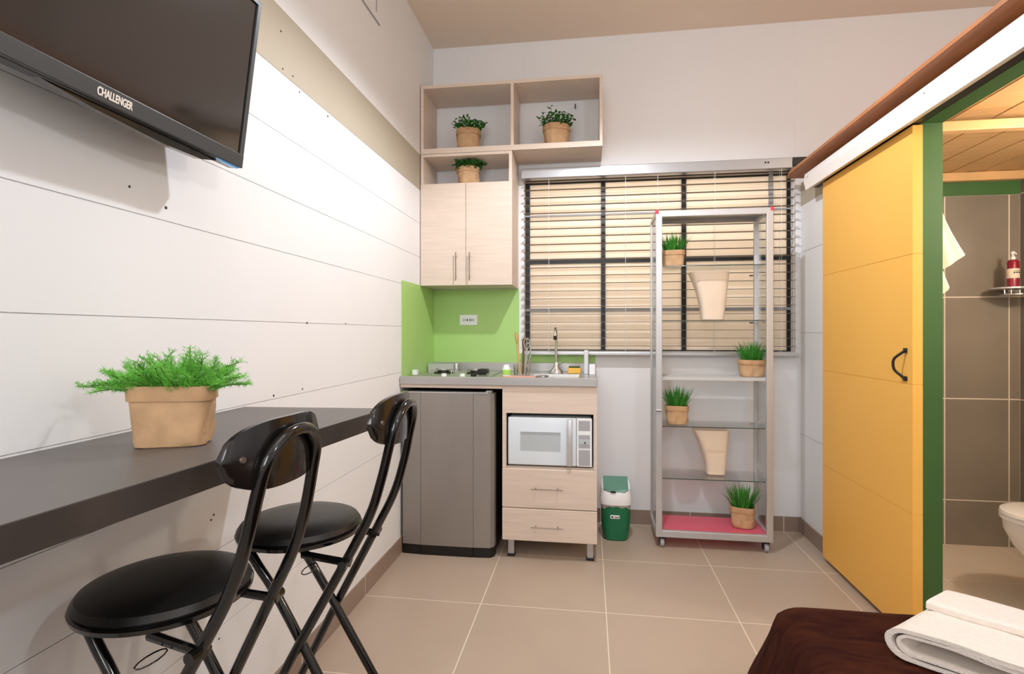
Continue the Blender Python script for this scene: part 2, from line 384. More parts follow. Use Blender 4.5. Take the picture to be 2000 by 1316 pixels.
# ------------------------------------------------------------------ window
W0 = (.38, BY + .06, wz0)
win = empty('window_1', W0, label='wide black framed window with cream frosted panes over the worktop', cat='window', kind='structure')
b = MB()
fy0, fy1 = BY + .075, BY + .10
b.box((wx0, fy0, wz0), (wx1, fy1, wz0 + .006)); b.box((wx0, fy0, wz1 - .03), (wx1, fy1, wz1))
b.box((wx0, fy0, wz0), (wx0 + .028, fy1, wz1)); b.box((wx1 - .02, fy0, wz0), (wx1, fy1, wz1))
b.build('window_frame', 'frame', win, base=W0)
for x in (.087, .568):
    MB().box((x - .012, fy0 - .004, wz0), (x + .014, fy1, wz1)).build('mullion', 'frame', win, base=W0)
MB().box((1.066 - .011, fy0 - .004, wz0), (1.066 + .011, fy1, wz1)).build('mullion', 'panelgrey', win, base=W0)
MB().box((wx0, fy0 - .003, 1.572), (wx1, fy1, 1.602)).build('transom', 'frame', win, base=W0)
MB().box((wx0, fy0 - .003, 1.275), (wx1, fy1, 1.292)).build('transom', 'panelgrey', win, base=W0)
MB().box((wx0, fy0 - .003, 1.868), (wx1, fy1, 1.877)).build('transom', 'panelgrey', win, base=W0)
MB().box((wx0, BY + .085, wz0), (wx1, BY + .089, wz1)).build('pane', 'pane', win, base=W0)
# venetian blind
V0 = (.38, 3.245, wz0)
bl = empty('venetian_blind', V0, label='wide venetian blind of thin open slats hanging before the window', cat='blind')
b = MB(); b.box((-.405, 3.215, 2.068), (1.135, 3.272, 2.128), .004); b.build('headrail', 'rail', bl, base=V0)
b = MB(); b.box((-.40, 3.222, 1.008), (1.172, 3.262, 1.028), .004); b.build('bottom_rail', 'alu', bl, base=V0)
b = MB(); N = 22
for i in range(N):
    z = 1.062 + i * (2.05 - 1.062) / (N - 1)
    ys = [3.228, 3.236, 3.244, 3.252, 3.260]; zz = [0, .0018, .0024, .0018, 0]
    top = [b.bm.verts.new((x, y, z + q)) for x in (-.392, 1.158) for y, q in zip(ys, zz)]
    bot = [b.bm.verts.new((x, y, z + q - .0007)) for x in (-.392, 1.158) for y, q in zip(ys, zz)]
    for k in range(4):
        b.bm.faces.new((top[k], top[k + 1], top[k + 6], top[k + 5])); b.bm.faces.new((bot[k], bot[k + 5], bot[k + 6], bot[k + 1]))
    b.bm.faces.new((top[0], top[5], bot[5], bot[0])); b.bm.faces.new((top[4], bot[4], bot[9], top[9]))
b.build('slats', 'slat', bl, base=V0)
for x in (-.238, .215, .40, .72, 1.08, 1.145):
    c = MB()
    for y in (3.2275, 3.2605): c.tube([(x, y, 1.03), (x, y, 2.07)], .0009, 5)
    c.build('ladder_cord', 'white', bl, base=V0)
c = MB()
for x in (.985, 1.0): c.box((x, 3.2135, 2.099), (x + .010, 3.2155, 2.109), .001)
c.build('headrail_mark', 'frame', bl, base=V0)
bx('cable_box', (1.145, 3.24, 2.095), (1.28, 3.29, 2.135), 'frame', 'small black bar on the wall right of the blind headrail', 'box')

# ------------------------------------------------------------------ sliding door
D0 = (1.178, 2.5, .02)
dr = empty('door_1', D0, label='yellow painted sliding door with dark curved pull handle', cat='door', kind='structure')
y0, y1 = 2.133, 2.888; b = MB(); lines = [.022, .482, .953, 1.426, 1.893]
for i in range(4):
    b.box((1.161, y0, lines[i] + (.0012 if i else 0)), (1.195, y1, lines[i + 1] - .0012))
b.box((1.1625, y0 + .001, .022), (1.194, y1 - .001, 1.893))
b.build('door_panel', 'yellow', dr, base=D0)
c = MB(); pts = catmull([(1.158, 2.172, 1.077), (1.150, 2.176, 1.068), (1.130, 2.19, 1.045), (1.127, 2.193, 1.022), (1.132, 2.19, 1.0), (1.150, 2.176, .978), (1.158, 2.172, .969)], 6)
c.tube(pts, .0048, 8); c.box((1.154, 2.164, 1.066), (1.1612, 2.182, 1.084), .002); c.box((1.154, 2.164, .962), (1.1612, 2.182, .980), .002)
c.build('door_handle', 'frame', dr, True, base=D0)
T0 = (1.16, 2.2, 1.885)
tr = empty('sliding_door_track', T0, label='long white metal cover of the sliding door track under the brown board', cat='door track')
b = MB(); yA, yB = 1.2, 3.0
sec = [(1.118, 1.968), (1.112, 1.932), (1.122, 1.886), (1.128, 1.886), (1.118, 1.932), (1.124, 1.962), (1.20, 1.962), (1.20, 1.968)]
b.prism([(x, yA, z) for x, z in sec], (0, yB - yA, 0)); b.build('cover', 'fascia', tr, base=T0)
MB().box((1.135, yA, 1.897), (1.19, yB, 1.962)).build('rail', 'black', tr, base=T0)
MB().box((1.134, yA, 1.893), (1.150, yB, 1.8965)).build('lower_strip', 'gold', tr, base=T0)
for y in (2.95, 1.98):
    c = MB(); c.tube([(1.115, y, 1.944), (1.1105, y, 1.944)], .003, 10); c.build('screw', 'panelgrey', tr, base=T0)

# ------------------------------------------------------------------ wall cabinet
def handle(parent, base, p0, p1, out, r=.003, m='steel', post=.12):
    p0, p1, out = Vector(p0), Vector(p1), Vector(out); d = p1 - p0
    c = MB(); c.tube([p0 + out, p1 + out], r, 8)
    for t in (post, 1 - post): c.tube([p0 + d * t, p0 + d * t + out], r * .8, 8)
    c.build('handle', m, parent, True, base=base)
CF, CB = 3.010, 3.286
K0 = (-.70, 3.15, 1.413)
cab = empty('wall_cabinet', K0, label='pale wood wall cabinet with two doors and open cubby on top, left of the blind', cat='cabinet')
b = MB(); t = .018
b.box((-.965, CF + .018, 1.413), (-.965 + t, CB, 2.172)); b.box((-.43 - t, CF + .018, 1.413), (-.43, CB, 2.172))
b.box((-.965, CF + .018, 1.413), (-.43, CB, 1.413 + t)); b.box((-.965, CF, 2.156), (-.43, CB, 2.172)); b.box((-.965, CF + .018, 1.98), (-.43, CB, 1.998))
b.box((-.965, CF, 2.0), (-.965 + t, CF + .019, 2.172)); b.box((-.43 - t, CF, 2.0), (-.43, CF + .019, 2.172))
b.build('carcass', 'veneer', cab, base=K0)
for xa, xb, hx in ((-.966, -.6985, -.752), (-.6965, -.43, -.672)):
    d = MB().box((xa, CF, 1.413), (xb, CF + .0165, 2.0), .0012, 1).build('door', 'veneer', cab, base=K0)
    h = MB(); h.tube([(hx, CF - .022, 1.438), (hx, CF - .022, 1.60)], .0032, 8)
    for z in (1.462, 1.576): h.tube([(hx, CF, z), (hx, CF - .022, z)], .0026, 8)
    h.build('handle', 'handle', d, True)
U0 = (-.45, 3.15, 2.174)
up = empty('open_shelf_unit', U0, label='pale wood open shelf unit with two compartments above the wall cabinet', cat='shelf')
b = MB(); xr = .075
b.box((-.965, CF, 2.174), (xr, CB, 2.204)); b.box((-.965, CF, 2.552), (xr, CB, 2.57))
b.box((-.965, CF, 2.174), (-.947, CB, 2.57)); b.box((xr - .016, CF, 2.174), (xr, CB, 2.57)); b.box((-.438, CF, 2.2), (-.42, CB, 2.56))
b.build('carcass', 'veneer', up, base=U0)
bx('wall_hook', (-.083, 3.27, 2.50), (-.078, 3.29, 2.525), 'frame', 'tiny dark metal clip on the wall inside the right shelf compartment', 'hook')

# ------------------------------------------------------------------ worktop, sink, hob
C0 = (-.45, 2.95, .875)
wt = empty('steel_worktop', C0, label='brushed steel kitchen worktop with raised back edge over fridge and cabinet', cat='worktop')
TX0, TX1, TY0, TY1, TZ = -.966, .042, 2.665, 3.286, .905
b = MB()
sx0, sx1, sy0, sy1 = -.33, -.05, 2.78, 3.08
b.box((TX0, TY0, .875), (TX1, TY0 + .02, .917), .003)
b.box((TX0, TY0 + .01, .893), (sx0, TY1, TZ)); b.box((sx1, TY0 + .01, .893), (TX1, TY1, TZ)); b.box((sx0, TY0 + .01, .893), (sx1, sy0, TZ)); b.box((sx0, sy1, .893), (sx1, TY1, TZ))
b.box((TX0, TY1 - .012, TZ), (TX1, TY1, .958), .002)
b.box((TX0, TY0 + .02, .875), (TX1, TY1, .893))
b.build('top', 'steel', wt, base=C0)
b = MB(); b.box((sx0, sy0, .894), (sx0 + .003, sy1, .905)); b.box((sx1 - .003, sy0, .894), (sx1, sy1, .905)); b.box((sx0, sy0, .893), (sx1, sy1, .8945)); b.build('sink_bowl', 'chrome', wt, base=C0)
HB = (-.70, 2.93, TZ)
hob = empty('cooktop', HB, label='flat steel two burner cooktop set in the left of the worktop', cat='cooktop')
MB().box((-.93, 2.74, TZ), (-.52, 3.18, TZ + .006), .002).build('plate', 'steel', hob, base=HB)
for x in (-.82, -.63):
    g = MB(); g.lathe([(.055, 0), (.055, .006), (.035, .010), (.033, .016), (.001, .016)], (x, 2.98, TZ + .006), 28); g.build('burner', 'black', hob, True, base=HB)
    g = MB()
    for a in range(4):
        ca, sa = math.cos(a * PI / 2 + .78), math.sin(a * PI / 2 + .78)
        g.tube([(x + .09 * ca, 2.98 + .09 * sa, TZ + .006), (x + .085 * ca, 2.98 + .085 * sa, TZ + .026), (x + .03 * ca, 2.98 + .03 * sa, TZ + .026)], .003, 6)
    g.tube([(x + .03 * math.cos(a * PI / 8), 2.98 + .03 * math.sin(a * PI / 8), TZ + .026) for a in range(16)], .003, 6, closed=True)
    g.build('pan_support', 'steel', hob, base=HB)
for x in (-.76, -.66, -.60):
    g = MB(); g.lathe([(.015, 0), (.014, .014), (.004, .015)], (x, 2.77, TZ + .006), 18); g.build('knob', 'white' if x != -.60 else 'black', hob, True, base=HB)
o = MB().box((-.945, 2.80, TZ + .008), (-.92, 2.83, TZ + .035), .002).build('plug_box', 'white'); tag(origin(o), 'small white square box at the left end of the worktop', 'box')
o = MB().box((-.955, 3.12, TZ), (-.80, 3.14, .955), .002).build('splash_guard', 'alu'); tag(origin(o), 'upright steel guard plate behind the cooktop at the wall corner', 'guard')
c = MB(); c.lathe([(.008, 0), (.007, .03), (.009, .05)], (-.79, 3.16, TZ + .002), 12); tag(origin(c.build('lighter', 'white', smooth=True)), 'slim white lighter standing beside the steel guard plate', 'lighter')
o = MB(); o.box((-.60, 2.86, TZ + .012), (-.545, 2.93, TZ + .038), .006); tag(origin(o.build('black_clip', 'black')), 'small black lump lying at the right of the cooktop', 'clip')
# soap bottle
SB = (-.445, 2.90, TZ)
sb = empty('soap_bottle', SB, label='small white bottle with lime green label beside the utensils', cat='bottle')
c = MB(); c.lathe([(.024, 0), (.026, .006), (.026, .035), (.018, .05), (.016, .062), (.001, .062)], SB, 20); c.build('bottle_body', 'white', sb, True, base=SB)
c = MB(); c.lathe([(.0265, .008), (.0268, .012), (.0268, .034), (.0262, .036)], SB, 20); c.build('bottle_label', 'lime', sb, True, base=SB)
# utensil holder + utensils
UH = (-.365, 2.95, TZ)
uh = empty('utensil_holder', UH, label='slim clear ribbed holder for kitchen utensils by the backsplash', cat='holder')
c = MB()
for k in range(16):
    a = k * 2 * PI / 16; c.tube([(UH[0] + .043 * math.cos(a), UH[1] + .043 * math.sin(a), TZ + .004), (UH[0] + .047 * math.cos(a), UH[1] + .047 * math.sin(a), TZ + .062)], .0022, 6)
c.build('wires', 'chrome', uh, True, base=UH)
c = MB(); c.lathe([(.044, 0), (.044, .004), (.001, .004)], UH, 24); c.build('holder_base', 'chrome', uh, base=UH)
def spoon(x, y, h, lean, m, head, label, name):
    c = MB(); p0 = Vector((x, y, TZ + .006)); p1 = p0 + Vector((lean, .01, h))
    c.tube([p0, p0.lerp(p1, .5), p0.lerp(p1, .72)], .0062, 8)
    if head == 'spoon': c.tube([p0.lerp(p1, t) for t in (.7, .76, .84, .92, .98, 1)], [.006, .013, .019, .019, .012, .001], 12, flat=.5)
    elif head == 'ladle':
        q = p0.lerp(p1, .72); c.tube([q, q + Vector((0, 0, .04)), q + Vector((-.008, 0, .058)), q + Vector((-.03, 0, .05))], .004, 8)
    else:
        q = p0.lerp(p1, .72)
        for s in (-1, 0, 1): c.tube(catmull([q, q + Vector((s * .014, 0, .02)), q + Vector((s * .015, 0, .045)), q + Vector((s * .003, 0, .062))], 5), .0028, 6)
    tag(origin(c.build(name, m, smooth=True)), label, 'utensil', 'kitchen utensils standing in the holder')
spoon(-.375, 2.95, .235, -.025, 'spoonwood', 'spoon', 'pale wooden spoon, tallest of the utensils in the holder', 'wooden_spoon')
spoon(-.362, 2.96, .20, .004, 'spoonbrown', 'spoon', 'dark brown spatula just right of the pale wooden spoon', 'spatula')
spoon(-.35, 2.94, .19, .016, 'steel', 'whisk', 'metal whisk with looped wires in the utensil holder', 'whisk')
spoon(-.343, 2.955, .16, .03, 'chrome', 'ladle', 'steel ladle hooking over at the right of the utensils', 'ladle')
c = MB(); c.lathe([(.085, 0), (.09, .004), (.088, .009), (.001, .009)], (-.355, 2.75, .907), 32, 1, .55)
tag(origin(c.build('chopping_board', 'salmon', smooth=True)), 'salmon pink oval board lying at the front of the worktop', 'board')
c = MB(); c.lathe([(.02, 0), (.034, .014), (.035, .016), (.03, .014), (.001, .004)], (-.235, 2.745, .905), 24); tag(origin(c.build('steel_cup', 'chrome', smooth=True)), 'little steel dish beside the pink board', 'dish')
# faucet
FA = (-.19, 3.17, TZ)
fa = empty('faucet', FA, label='tall slim chrome gooseneck faucet behind the sink', cat='faucet')
c = MB(); c.lathe([(.042, 0), (.038, .012), (.018, .03), (.012, .055), (.009, .07), (.001, .07)], FA, 24, 1, .6); c.build('faucet_base', 'chrome', fa, True, base=FA)
c = MB(); c.tube(catmull([(FA[0], FA[1], TZ + .06), (FA[0], FA[1], TZ + .20), (FA[0], FA[1] - .015, TZ + .245), (FA[0], FA[1] - .055, TZ + .262), (FA[0], FA[1] - .095, TZ + .248), (FA[0], FA[1] - .105, TZ + .215)], 8), .0078, 12); c.build('spout', 'chrome', fa, True, base=FA)
c = MB(); c.tube([(FA[0], FA[1] - .105, TZ + .218), (FA[0], FA[1] - .105, TZ + .195)], .0095, 12); c.build('nozzle', 'frame', fa, True, base=FA)
c = MB(); c.tube([(FA[0], FA[1], TZ + .05), (FA[0] + .03, FA[1] - .01, TZ + .062)], .004, 8); c.build('lever', 'chrome', fa, True, base=FA)
SP = (-.075, 3.13, TZ)
sp = empty('sponge', SP, label='yellow kitchen sponge with green scourer behind the sink', cat='sponge')
MB().box((-.12, 3.11, TZ), (-.045, 3.15, TZ + .034), .005).build('foam', 'sponge', sp, base=SP)
MB().box((-.115, 3.112, TZ + .034), (-.05, 3.148, TZ + .042), .003).build('scourer', 'scour', sp, base=SP)
SC = (0, 3.12, TZ)
sc = empty('soap_dispenser', SC, label='white box shaped canister at the right end of the worktop', cat='dispenser')
MB().box((.002, 3.06, TZ), (.036, 3.12, TZ + .058), .003).build('canister', 'white', sc, base=SC)
MB().box((-.028, 3.10, TZ), (-.002, 3.13, TZ + .135), .003).build('bracket', 'alu', sc, base=SC)

# outlet
O0 = (-.742, 3.287, 1.188)
ou = empty('wall_outlet', O0, label='white double electrical outlet on the green splashback under the cabinet', cat='outlet')
MB().box((-.80, 3.279, 1.188), (-.687, 3.287, 1.253), .003).build('plate', 'white', ou, base=O0)
c = MB()
for x in (-.775, -.762, -.752, -.735, -.722, -.712): c.box((x, 3.2775, 1.213), (x + (.006 if x in (-.752, -.735) else .003), 3.2795, 1.228))
c.build('slot', 'frame', ou, base=O0)

# ------------------------------------------------------------------ base cabinet with microwave
B0 = (-.19, 2.95, 0)
bc = empty('base_cabinet', B0, label='pale wood base cabinet with microwave niche and two drawers', cat='cabinet')
X0, X1, F = -.432, .040, 2.682
b = MB(); t = .018
b.box((X0, F + .018, .10), (X0 + t, 3.27, .874)); b.box((X1 - t, F + .018, .10), (X1, 3.27, .874)); b.box((X0, F + .018, .10), (X1, 3.27, .118)); b.box((X0 + t, F + .02, .448), (X1 - t, 3.27, .466)); b.box((X0 + t, 3.25, .118), (X1 - t, 3.27, .874)); b.box((X0 + t, F + .02, .74), (X1 - t, 3.26, .756))
b.build('carcass', 'veneer', bc, base=B0)
b = MB()
nx0, nx1, nz0, nz1 = -.413, .024, .471, .737
b.box((X0, F, nz1), (X1, F + .018, .874)); b.box((X0, F, nz0 - .010), (nx0, F + .018, nz1)); b.box((nx1, F, nz0 - .010), (X1, F + .018, nz1))
b.build('front_panel', 'veneer', bc, base=B0)
MB().box((-.966, F - .004, .858), (X0, F + .014, .874)).build('apron', 'veneer', bc, base=B0)
b = MB(); b.box((nx0 + .0, F + .019, nz0 - .003), (nx0 + .004, 3.24, nz1 + .002)); b.box((nx1 - .002, F + .019, nz0), (nx1 + .001, 3.24, nz1)); b.box((nx0, 3.24, nz0), (nx1, 3.249, nz1)); b.box((nx0, F + .019, nz1 - .0), (nx1, 3.24, nz1 + .003))
b.build('niche_lining', 'black', bc, base=B0)
for z0, z1, hz in ((.262, .459, .366), (.097, .259, .176)):
    d = MB().box((X0 - .001, F - .004, z0), (X1 + .001, F + .014, z1), .004, 2).build('drawer', 'veneer', bc, base=B0)
    h = MB(); h.tube([(-.285, F - .034, hz), (-.125, F - .034, hz)], .0024, 8)
    for x in (-.262, -.152): h.tube([(x, F - .004, hz), (x, F - .034, hz)], .0022, 8)
    h.build('handle', 'handle', d, True)
for x, y in ((-.408, 2.72), (-.008, 2.72), (-.408, 3.2), (-.008, 3.2)):
    l = MB().box((x, y, .012), (x + .03, y + .03, .10)).build('leg', 'steel', bc, base=B0)
    MB().box((x - .004, y - .004, 0), (x + .034, y + .034, .014), .003).build('foot', 'black', l)
MW = (-.195, 2.9, .471)
mw = empty('microwave', MW, label='white microwave oven with mirrored door inside the base cabinet', cat='microwave')
mx0, mx1, mz0, mz1, my = -.405, .016, .4755, .716, 2.690
b = MB(); b.box((mx0 + .004, my + .015, mz0), (mx1 - .002, 3.05, mz1), .006); b.build('housing', 'white', mw, True, base=MW)
dd = MB().box((mx0, my, mz0), (-.062, my + .018, mz1), .006, 3).build('door', 'micro', mw, True, base=MW)
b = MB(); wxa, wxb, wza, wzb = -.342, -.14, .548, .642
b.box((wxa, my - .0015, wza), (wxb, my + .004, wzb)); b.build('door_window', 'microwin', dd)
b = MB(); b.box((wxa, my - .003, wzb - .003), (wxb, my, wzb + .001)); b.box((wxa, my - .003, wzb - .010), (wxb, my - .001, wzb - .008)); b.build('window_rim', 'panelgrey', dd)
b = MB(); b.box((-.105, my - .026, mz0 + .004), (-.080, my - .014, mz1 - .004), .004)
for z in (mz0 + .02, mz1 - .02): b.box((-.098, my - .02, z - .006), (-.088, my + .002, z + .006))
b.build('handle', 'alu', dd, True)
cp = MB().box((-.060, my - .002, mz0), (mx1, my + .018, mz1), .004).build('control_panel', 'white', mw, base=MW)
for za, zb in ((.655, .704), (.568, .634), (.482, .560)):
    MB().box((-.050, my - .0035, za), (.006, my - .001, zb), .001).build('panel_section', 'panelgrey', cp)
b = MB(); b.box((-.049, my - .0048, .586), (.004, my - .003, .612), .001); b.build('display', 'microwin', cp)
b = MB(); b.tube([(-.018, my - .004, .596), (-.018, my - .010, .596)], .004, 12); b.build('knob', 'frame', cp, True)

# ------------------------------------------------------------------ fridge
R0 = (-.715, 2.95, 0)
fr = empty('mini_fridge', R0, label='dark silver mini fridge under the left of the worktop', cat='fridge')
b = MB(); b.box((-.955, 2.735, .02), (-.475, 3.24, .838), .006); b.build('body', 'black', fr, base=R0)
b = MB(); fx0, fx1 = -.958, -.474
prof = [(fx0, 2.735), (fx0, 2.684), (fx0 + .006, 2.676), (-.858, 2.670), (-.856, 2.672), (-.854, 2.669), (-.582, 2.669), (-.580, 2.672), (-.578, 2.670), (fx1 - .02, 2.676), (fx1 - .002, 2.70), (fx1, 2.735)]
b.prism([(x, y, .052) for x, y in prof], (0, 0, .782)); b.build('door', 'fridge', fr, base=R0)
b = MB(); b.prism([(x, y + .004, 0) for x, y in prof], (0, 0, .051)); b.build('plinth', 'black', fr, base=R0)
MB().box((-.52, 2.69, .834), (-.487, 2.74, .846), .003).build('hinge', 'steel', fr, base=R0)
MB().box((fx0 + .003, 2.668, .8335), (fx1 - .03, 2.735, .838), .001).build('top_trim', 'alu', fr, base=R0)

# ------------------------------------------------------------------ waste bin
T0 = (.148, 3.05, 0)
tb = empty('waste_bin', T0, label='small green waste bin with white swing lid beside the drawers', cat='bin')
def rrect(cx, cy, z, hx, hy, n=3.2, k=40, yo=0):
    out = []
    for i in range(k):
        a = i * 2 * PI / k; ca, sa = math.cos(a), math.sin(a)
        r = (abs(ca) ** n + abs(sa) ** n) ** (-1 / n); out.append((cx + hx * r * ca, cy + hy * r * sa + yo, z))
    return out
b = MB(); b.loft([rrect(T0[0], T0[1], z, hx, hy) for z, hx, hy in ((0, .058, .048), (.006, .066, .055), (.05, .074, .06), (.14, .08, .066), (.205, .078, .066))]); b.build('bucket', 'bin', tb, True, base=T0)
b = MB(); R = []
for z, hx in ((.172, .080), (.190, .082), (.208, .081)):
    ring = rrect(T0[0], T0[1], z, hx, .0685)
    if z == .172: ring = [(x, y, z + .020 * (1 - ((x - T0[0]) / .08) ** 2) + .006 * math.sin(i * 1.7)) for i, (x, y, z) in enumerate(ring)]
    R.append(ring)
b.loft(R, False, False); b.build('bin_liner', 'bag', tb, True, base=T0)
b = MB(); b.loft([rrect(T0[0], T0[1], .200, .088, .074), rrect(T0[0], T0[1], .214, .089, .075), rrect(T0[0], T0[1], .25, .085, .071)]
       + [[(x, y, z - (.05 * max(0, min(1, (T0[1] + .06 - y) / .10)))) for x, y, z in rrect(T0[0], T0[1], .325, .078, .060)]]); b.build('lid', 'white', tb, True, base=T0)
b = MB(); b.prism([(T0[0] - .068, 3.003, .277), (T0[0] - .04, 2.992, .263), (T0[0] + .045, 2.992, .263), (T0[0] + .066, 3.003, .277), (T0[0] + .066, 3.088, .326), (T0[0] - .068, 3.088, .326)], (0, -.006, .008)); b.build('swing_flap', 'binlid', tb, base=T0)
b = MB(); b.box((T0[0] - .03, 2.976, .268), (T0[0] - .002, 2.992, .275)); b.build('flap_mark', 'frame', tb, base=T0)
b = MB(); b.box((T0[0] - .032, 2.980, .126), (T0[0] + .018, 2.986, .145), .002); st = b.build('sticker', 'white', tb, base=T0)
b = MB(); b.box((T0[0] - .026, 2.9785, .131), (T0[0] - .016, 2.981, .141), .001)
for k in range(4): b.box((T0[0] - .008 + k * .006, 2.9785, .132), (T0[0] - .004 + k * .006, 2.981, .139))
b.build('sticker_print', 'darktext', st)

# ------------------------------------------------------------------ glass display case
G0 = (.645, 3.085, 0)
gc = empty('glass_display_case', G0, label='tall aluminium framed glass display case with pink base on casters', cat='display case')
gx0, gx1, gy0, gy1, gz0, gz1 = .352, .942, 2.93, 3.195, .058, 1.788
p = .033
b = MB()
for x in (gx0, gx1 - p):
    b.box((x, gy0, gz0), (x + p, gy0 + .022, gz1), .003)
b.box((gx0, gy0, gz1 - .034), (gx1, gy0 + .022, gz1), .003); b.box((gx0, gy0, gz0), (gx1, gy0 + .022, gz0 + .036), .003)
b.build('front_frame', 'alu', gc, base=G0)
b = MB()
for x in (gx0, gx1 - .024):
    b.box((x, gy1 - .02, gz0), (x + .024, gy1, gz1), .002); b.box((x, gy0, gz1 - .024), (x + .024, gy1, gz1), .002); b.box((x, gy0, gz0), (x + .02, gy1, gz0 + .036), .002)
b.box((gx0, gy1 - .018, gz1 - .024), (gx1, gy1, gz1), .002); b.box((gx0, gy1 - .018, gz0), (gx1, gy1, gz0 + .03), .002)
b.build('rear_frame', 'alu', gc, base=G0)
MB().box((gx0 + .02, gy0 + .02, gz0 + .026), (gx1 - .02, gy1 - .01, gz0 + .036)).build('base_panel', 'pinkglow', gc, base=G0)
MB().box((gx0 + .012, gy0 + .01, gz1 - .004), (gx1 - .012, gy1 - .01, gz1 + .001)).build('top_panel', 'panelgrey', gc, base=G0)
for x in (gx0 - .002, gx1 - .016):
    MB().box((x, gy0 - .003, gz1 - .018), (x + .018, gy0 + .02, gz1 + .003), .004).build('corner_cap', 'red', gc, base=G0)
for x in (gx0 + .005, gx1 - .008):
    MB().box((x, gy0 + .02, gz0 + .036), (x + .003, gy1 - .02, gz1 - .024)).build('side_glass', 'glass', gc, base=G0)
for z, m in ((1.498, 'glass'), (1.208, 'glass'), (.905, 'pale_sheen'), (.644, 'glass'), (.367, 'glass')):
    s = MB().box((gx0 + .012, gy0 + .024, z - .005), (gx1 - .012, gy1 - .02, z)).build('shelf', m, gc, base=G0)
    if m == 'glass': MB().box((gx0 + .033, gy0 + .0225, z - .005), (gx1 - .033, gy0 + .0238, z - .0005)).build('shelf_edge', 'glassedge', s)
MB().box((gx0 + .033, gy0 + .0225, .8895), (gx1 - .033, gy0 + .0245, .9002)).build('shelf_edge', 'pale_sheen', gc, base=G0)
b = MB(); b.box((gx0 - .003, gy0 - .012, .725), (gx0 + .03, gy0, .733), .002); b.build('latch', 'chrome', gc, base=G0)
for z in (.64, 1.205, 1.47):
    MB().box((gx1 - .05, gy1 - .026, z - .012), (gx1 - .030, gy1 - .018, z - .006)).build('shelf_peg', 'frame', gc, base=G0)
for x, y in ((gx0 + .035, gy0 + .03), (gx1 - .03, gy0 + .03), (gx0 + .035, gy1 - .035), (gx1 - .03, gy1 - .035)):
    b = MB(); b.box((x - .016, y - .014, .045), (x + .016, y + .014, .058), .002)
    for s in (-1, 1): b.box((x + s * .0135 - .0015, y - .012, .014), (x + s * .0135 + .0015, y + .014, .05))
    cs = b.build('caster', 'frame', gc, base=G0)
    b = MB(); b.tube([(x - .010, y, .023), (x + .010, y, .023)], .023, 20); b.build('wheel', 'panelgrey', cs, True)

# flared cream vases
def vase(x0t, x1t, x0b, x1b, zb, zt, y, label, curve=.6):
    base = ((x0b + x1b) / 2, y, zb)
    o = empty('flared_vase', base, label=label, cat='vase', group='cream flared vases in the display case')
    def ring(t, inset=0, dz=0):
        l = x0b + (x0t - x0b) * (t ** (1 / curve) if False else (t ** 1.9)); r = x1b + (x1t - x1b) * t ** 1.1
        cx, hx = (l + r) / 2, (r - l) / 2 - inset
        return rrect(cx, y, zb + (zt - zb) * t + dz, hx, .045 + .02 * t - inset, 5, 40)
    b = MB(); b.loft([ring(0, .006), ring(.02)] + [ring(k / 14) for k in range(1, 15)] + [ring(1, .004), ring(.8, .006), ring(.1, .006)]); b.build('vase_body', 'cream', o, True, base=base)
    return o
vase(.546, .757, .614, .728, 1.2085, 1.472, 3.085, 'cream flared vase on the second glass shelf of the display case')
vase(.562, .755, .638, .735, .3675, .612, 3.085, 'cream flared vase on the lowest glass shelf above the pink base')

# ------------------------------------------------------------------ potted plants
def bag_pot(root, w, d, h, n=4, rim=.28, seed=1, over=1.05):
    rnd = random.Random(seed); ph = [rnd.uniform(0, 6.28) for _ in range(6)]
    def ring(z, s, wob=.012, k=56):
        out = []
        for i in range(k):
            a = i * 2 * PI / k; ca, sa = math.cos(a), math.sin(a)
            r = (abs(ca) ** n + abs(sa) ** n) ** (-1 / n)
            q = 1 + 2.2 * wob * (math.sin(3 * a + ph[0] + z * 50) + .6 * math.sin(7 * a + ph[1] - z * 80) + .4 * math.sin(11 * a + ph[2]))
            out.append((w / 2 * s * r * ca * q, d / 2 * s * r * sa * q, z + (.010 * h * math.sin(2 * a + ph[3]) if z > h * .5 else 0)))
        return out
    zr = h * (1 - rim)
    b = MB(); b.loft([ring(0, .82), ring(h * .015, .87), ring(h * .10, .91, .022), ring(h * .25, .925, .03), ring(h * .4, .945, .018), ring(h * .6, .965, .012), ring(zr + .01 * h, .985), ring(h * .97, .99), ring(h * .97, .93), ring(h * .5, .9)])
    b.build('paper_bag', 'kraft', root, True)
    b = MB(); b.loft([ring(zr + .02 * h, .985), ring(zr - .005 * h, over - .01), ring(zr + .02 * h, over), ring(h * .97, over - .015), ring(h, over - .035), ring(h * .99, .96), ring(h * .9, .95)], False, False)
    b.build('folded_rim', 'kraftfold', root, True)
    b = MB(); b.loft([[(x * .99, y * .99, z) for x, y, z in ring(h * .90, .92)], [(x * .6, y * .6, z + h * .03) for x, y, z in ring(h * .91, .92)]]); b.build('soil', 'soil', root, True)
def blade(bm, p, d, L, w, bend, k=5, fold=0):
    p = Vector(p); d = Vector(d).normalized(); side = d.cross(Vector((0, 0, 1)))
    if side.length < .05: side = Vector((random.uniform(-1, 1), random.uniform(-1, 1), 0))
    side.normalize(); side = (side + Vector((random.uniform(-.5, .5), random.uniform(-.5, .5), 0))).normalized()
    prev = None; q = p.copy(); dirv = d.copy()
    for i in range(k + 1):
        t = i / k; ww = w * (1 - t ** 1.6) + .0002
        a = bm.verts.new(q - side * ww / 2); c = bm.verts.new(q + side * ww / 2)
        if prev: bm.faces.new((prev[0], prev[1], c, a))
        prev = (a, c); dirv = (dirv + Vector((d.x * bend, d.y * bend, -bend * .5 * t))).normalized(); q = q + dirv * L / k
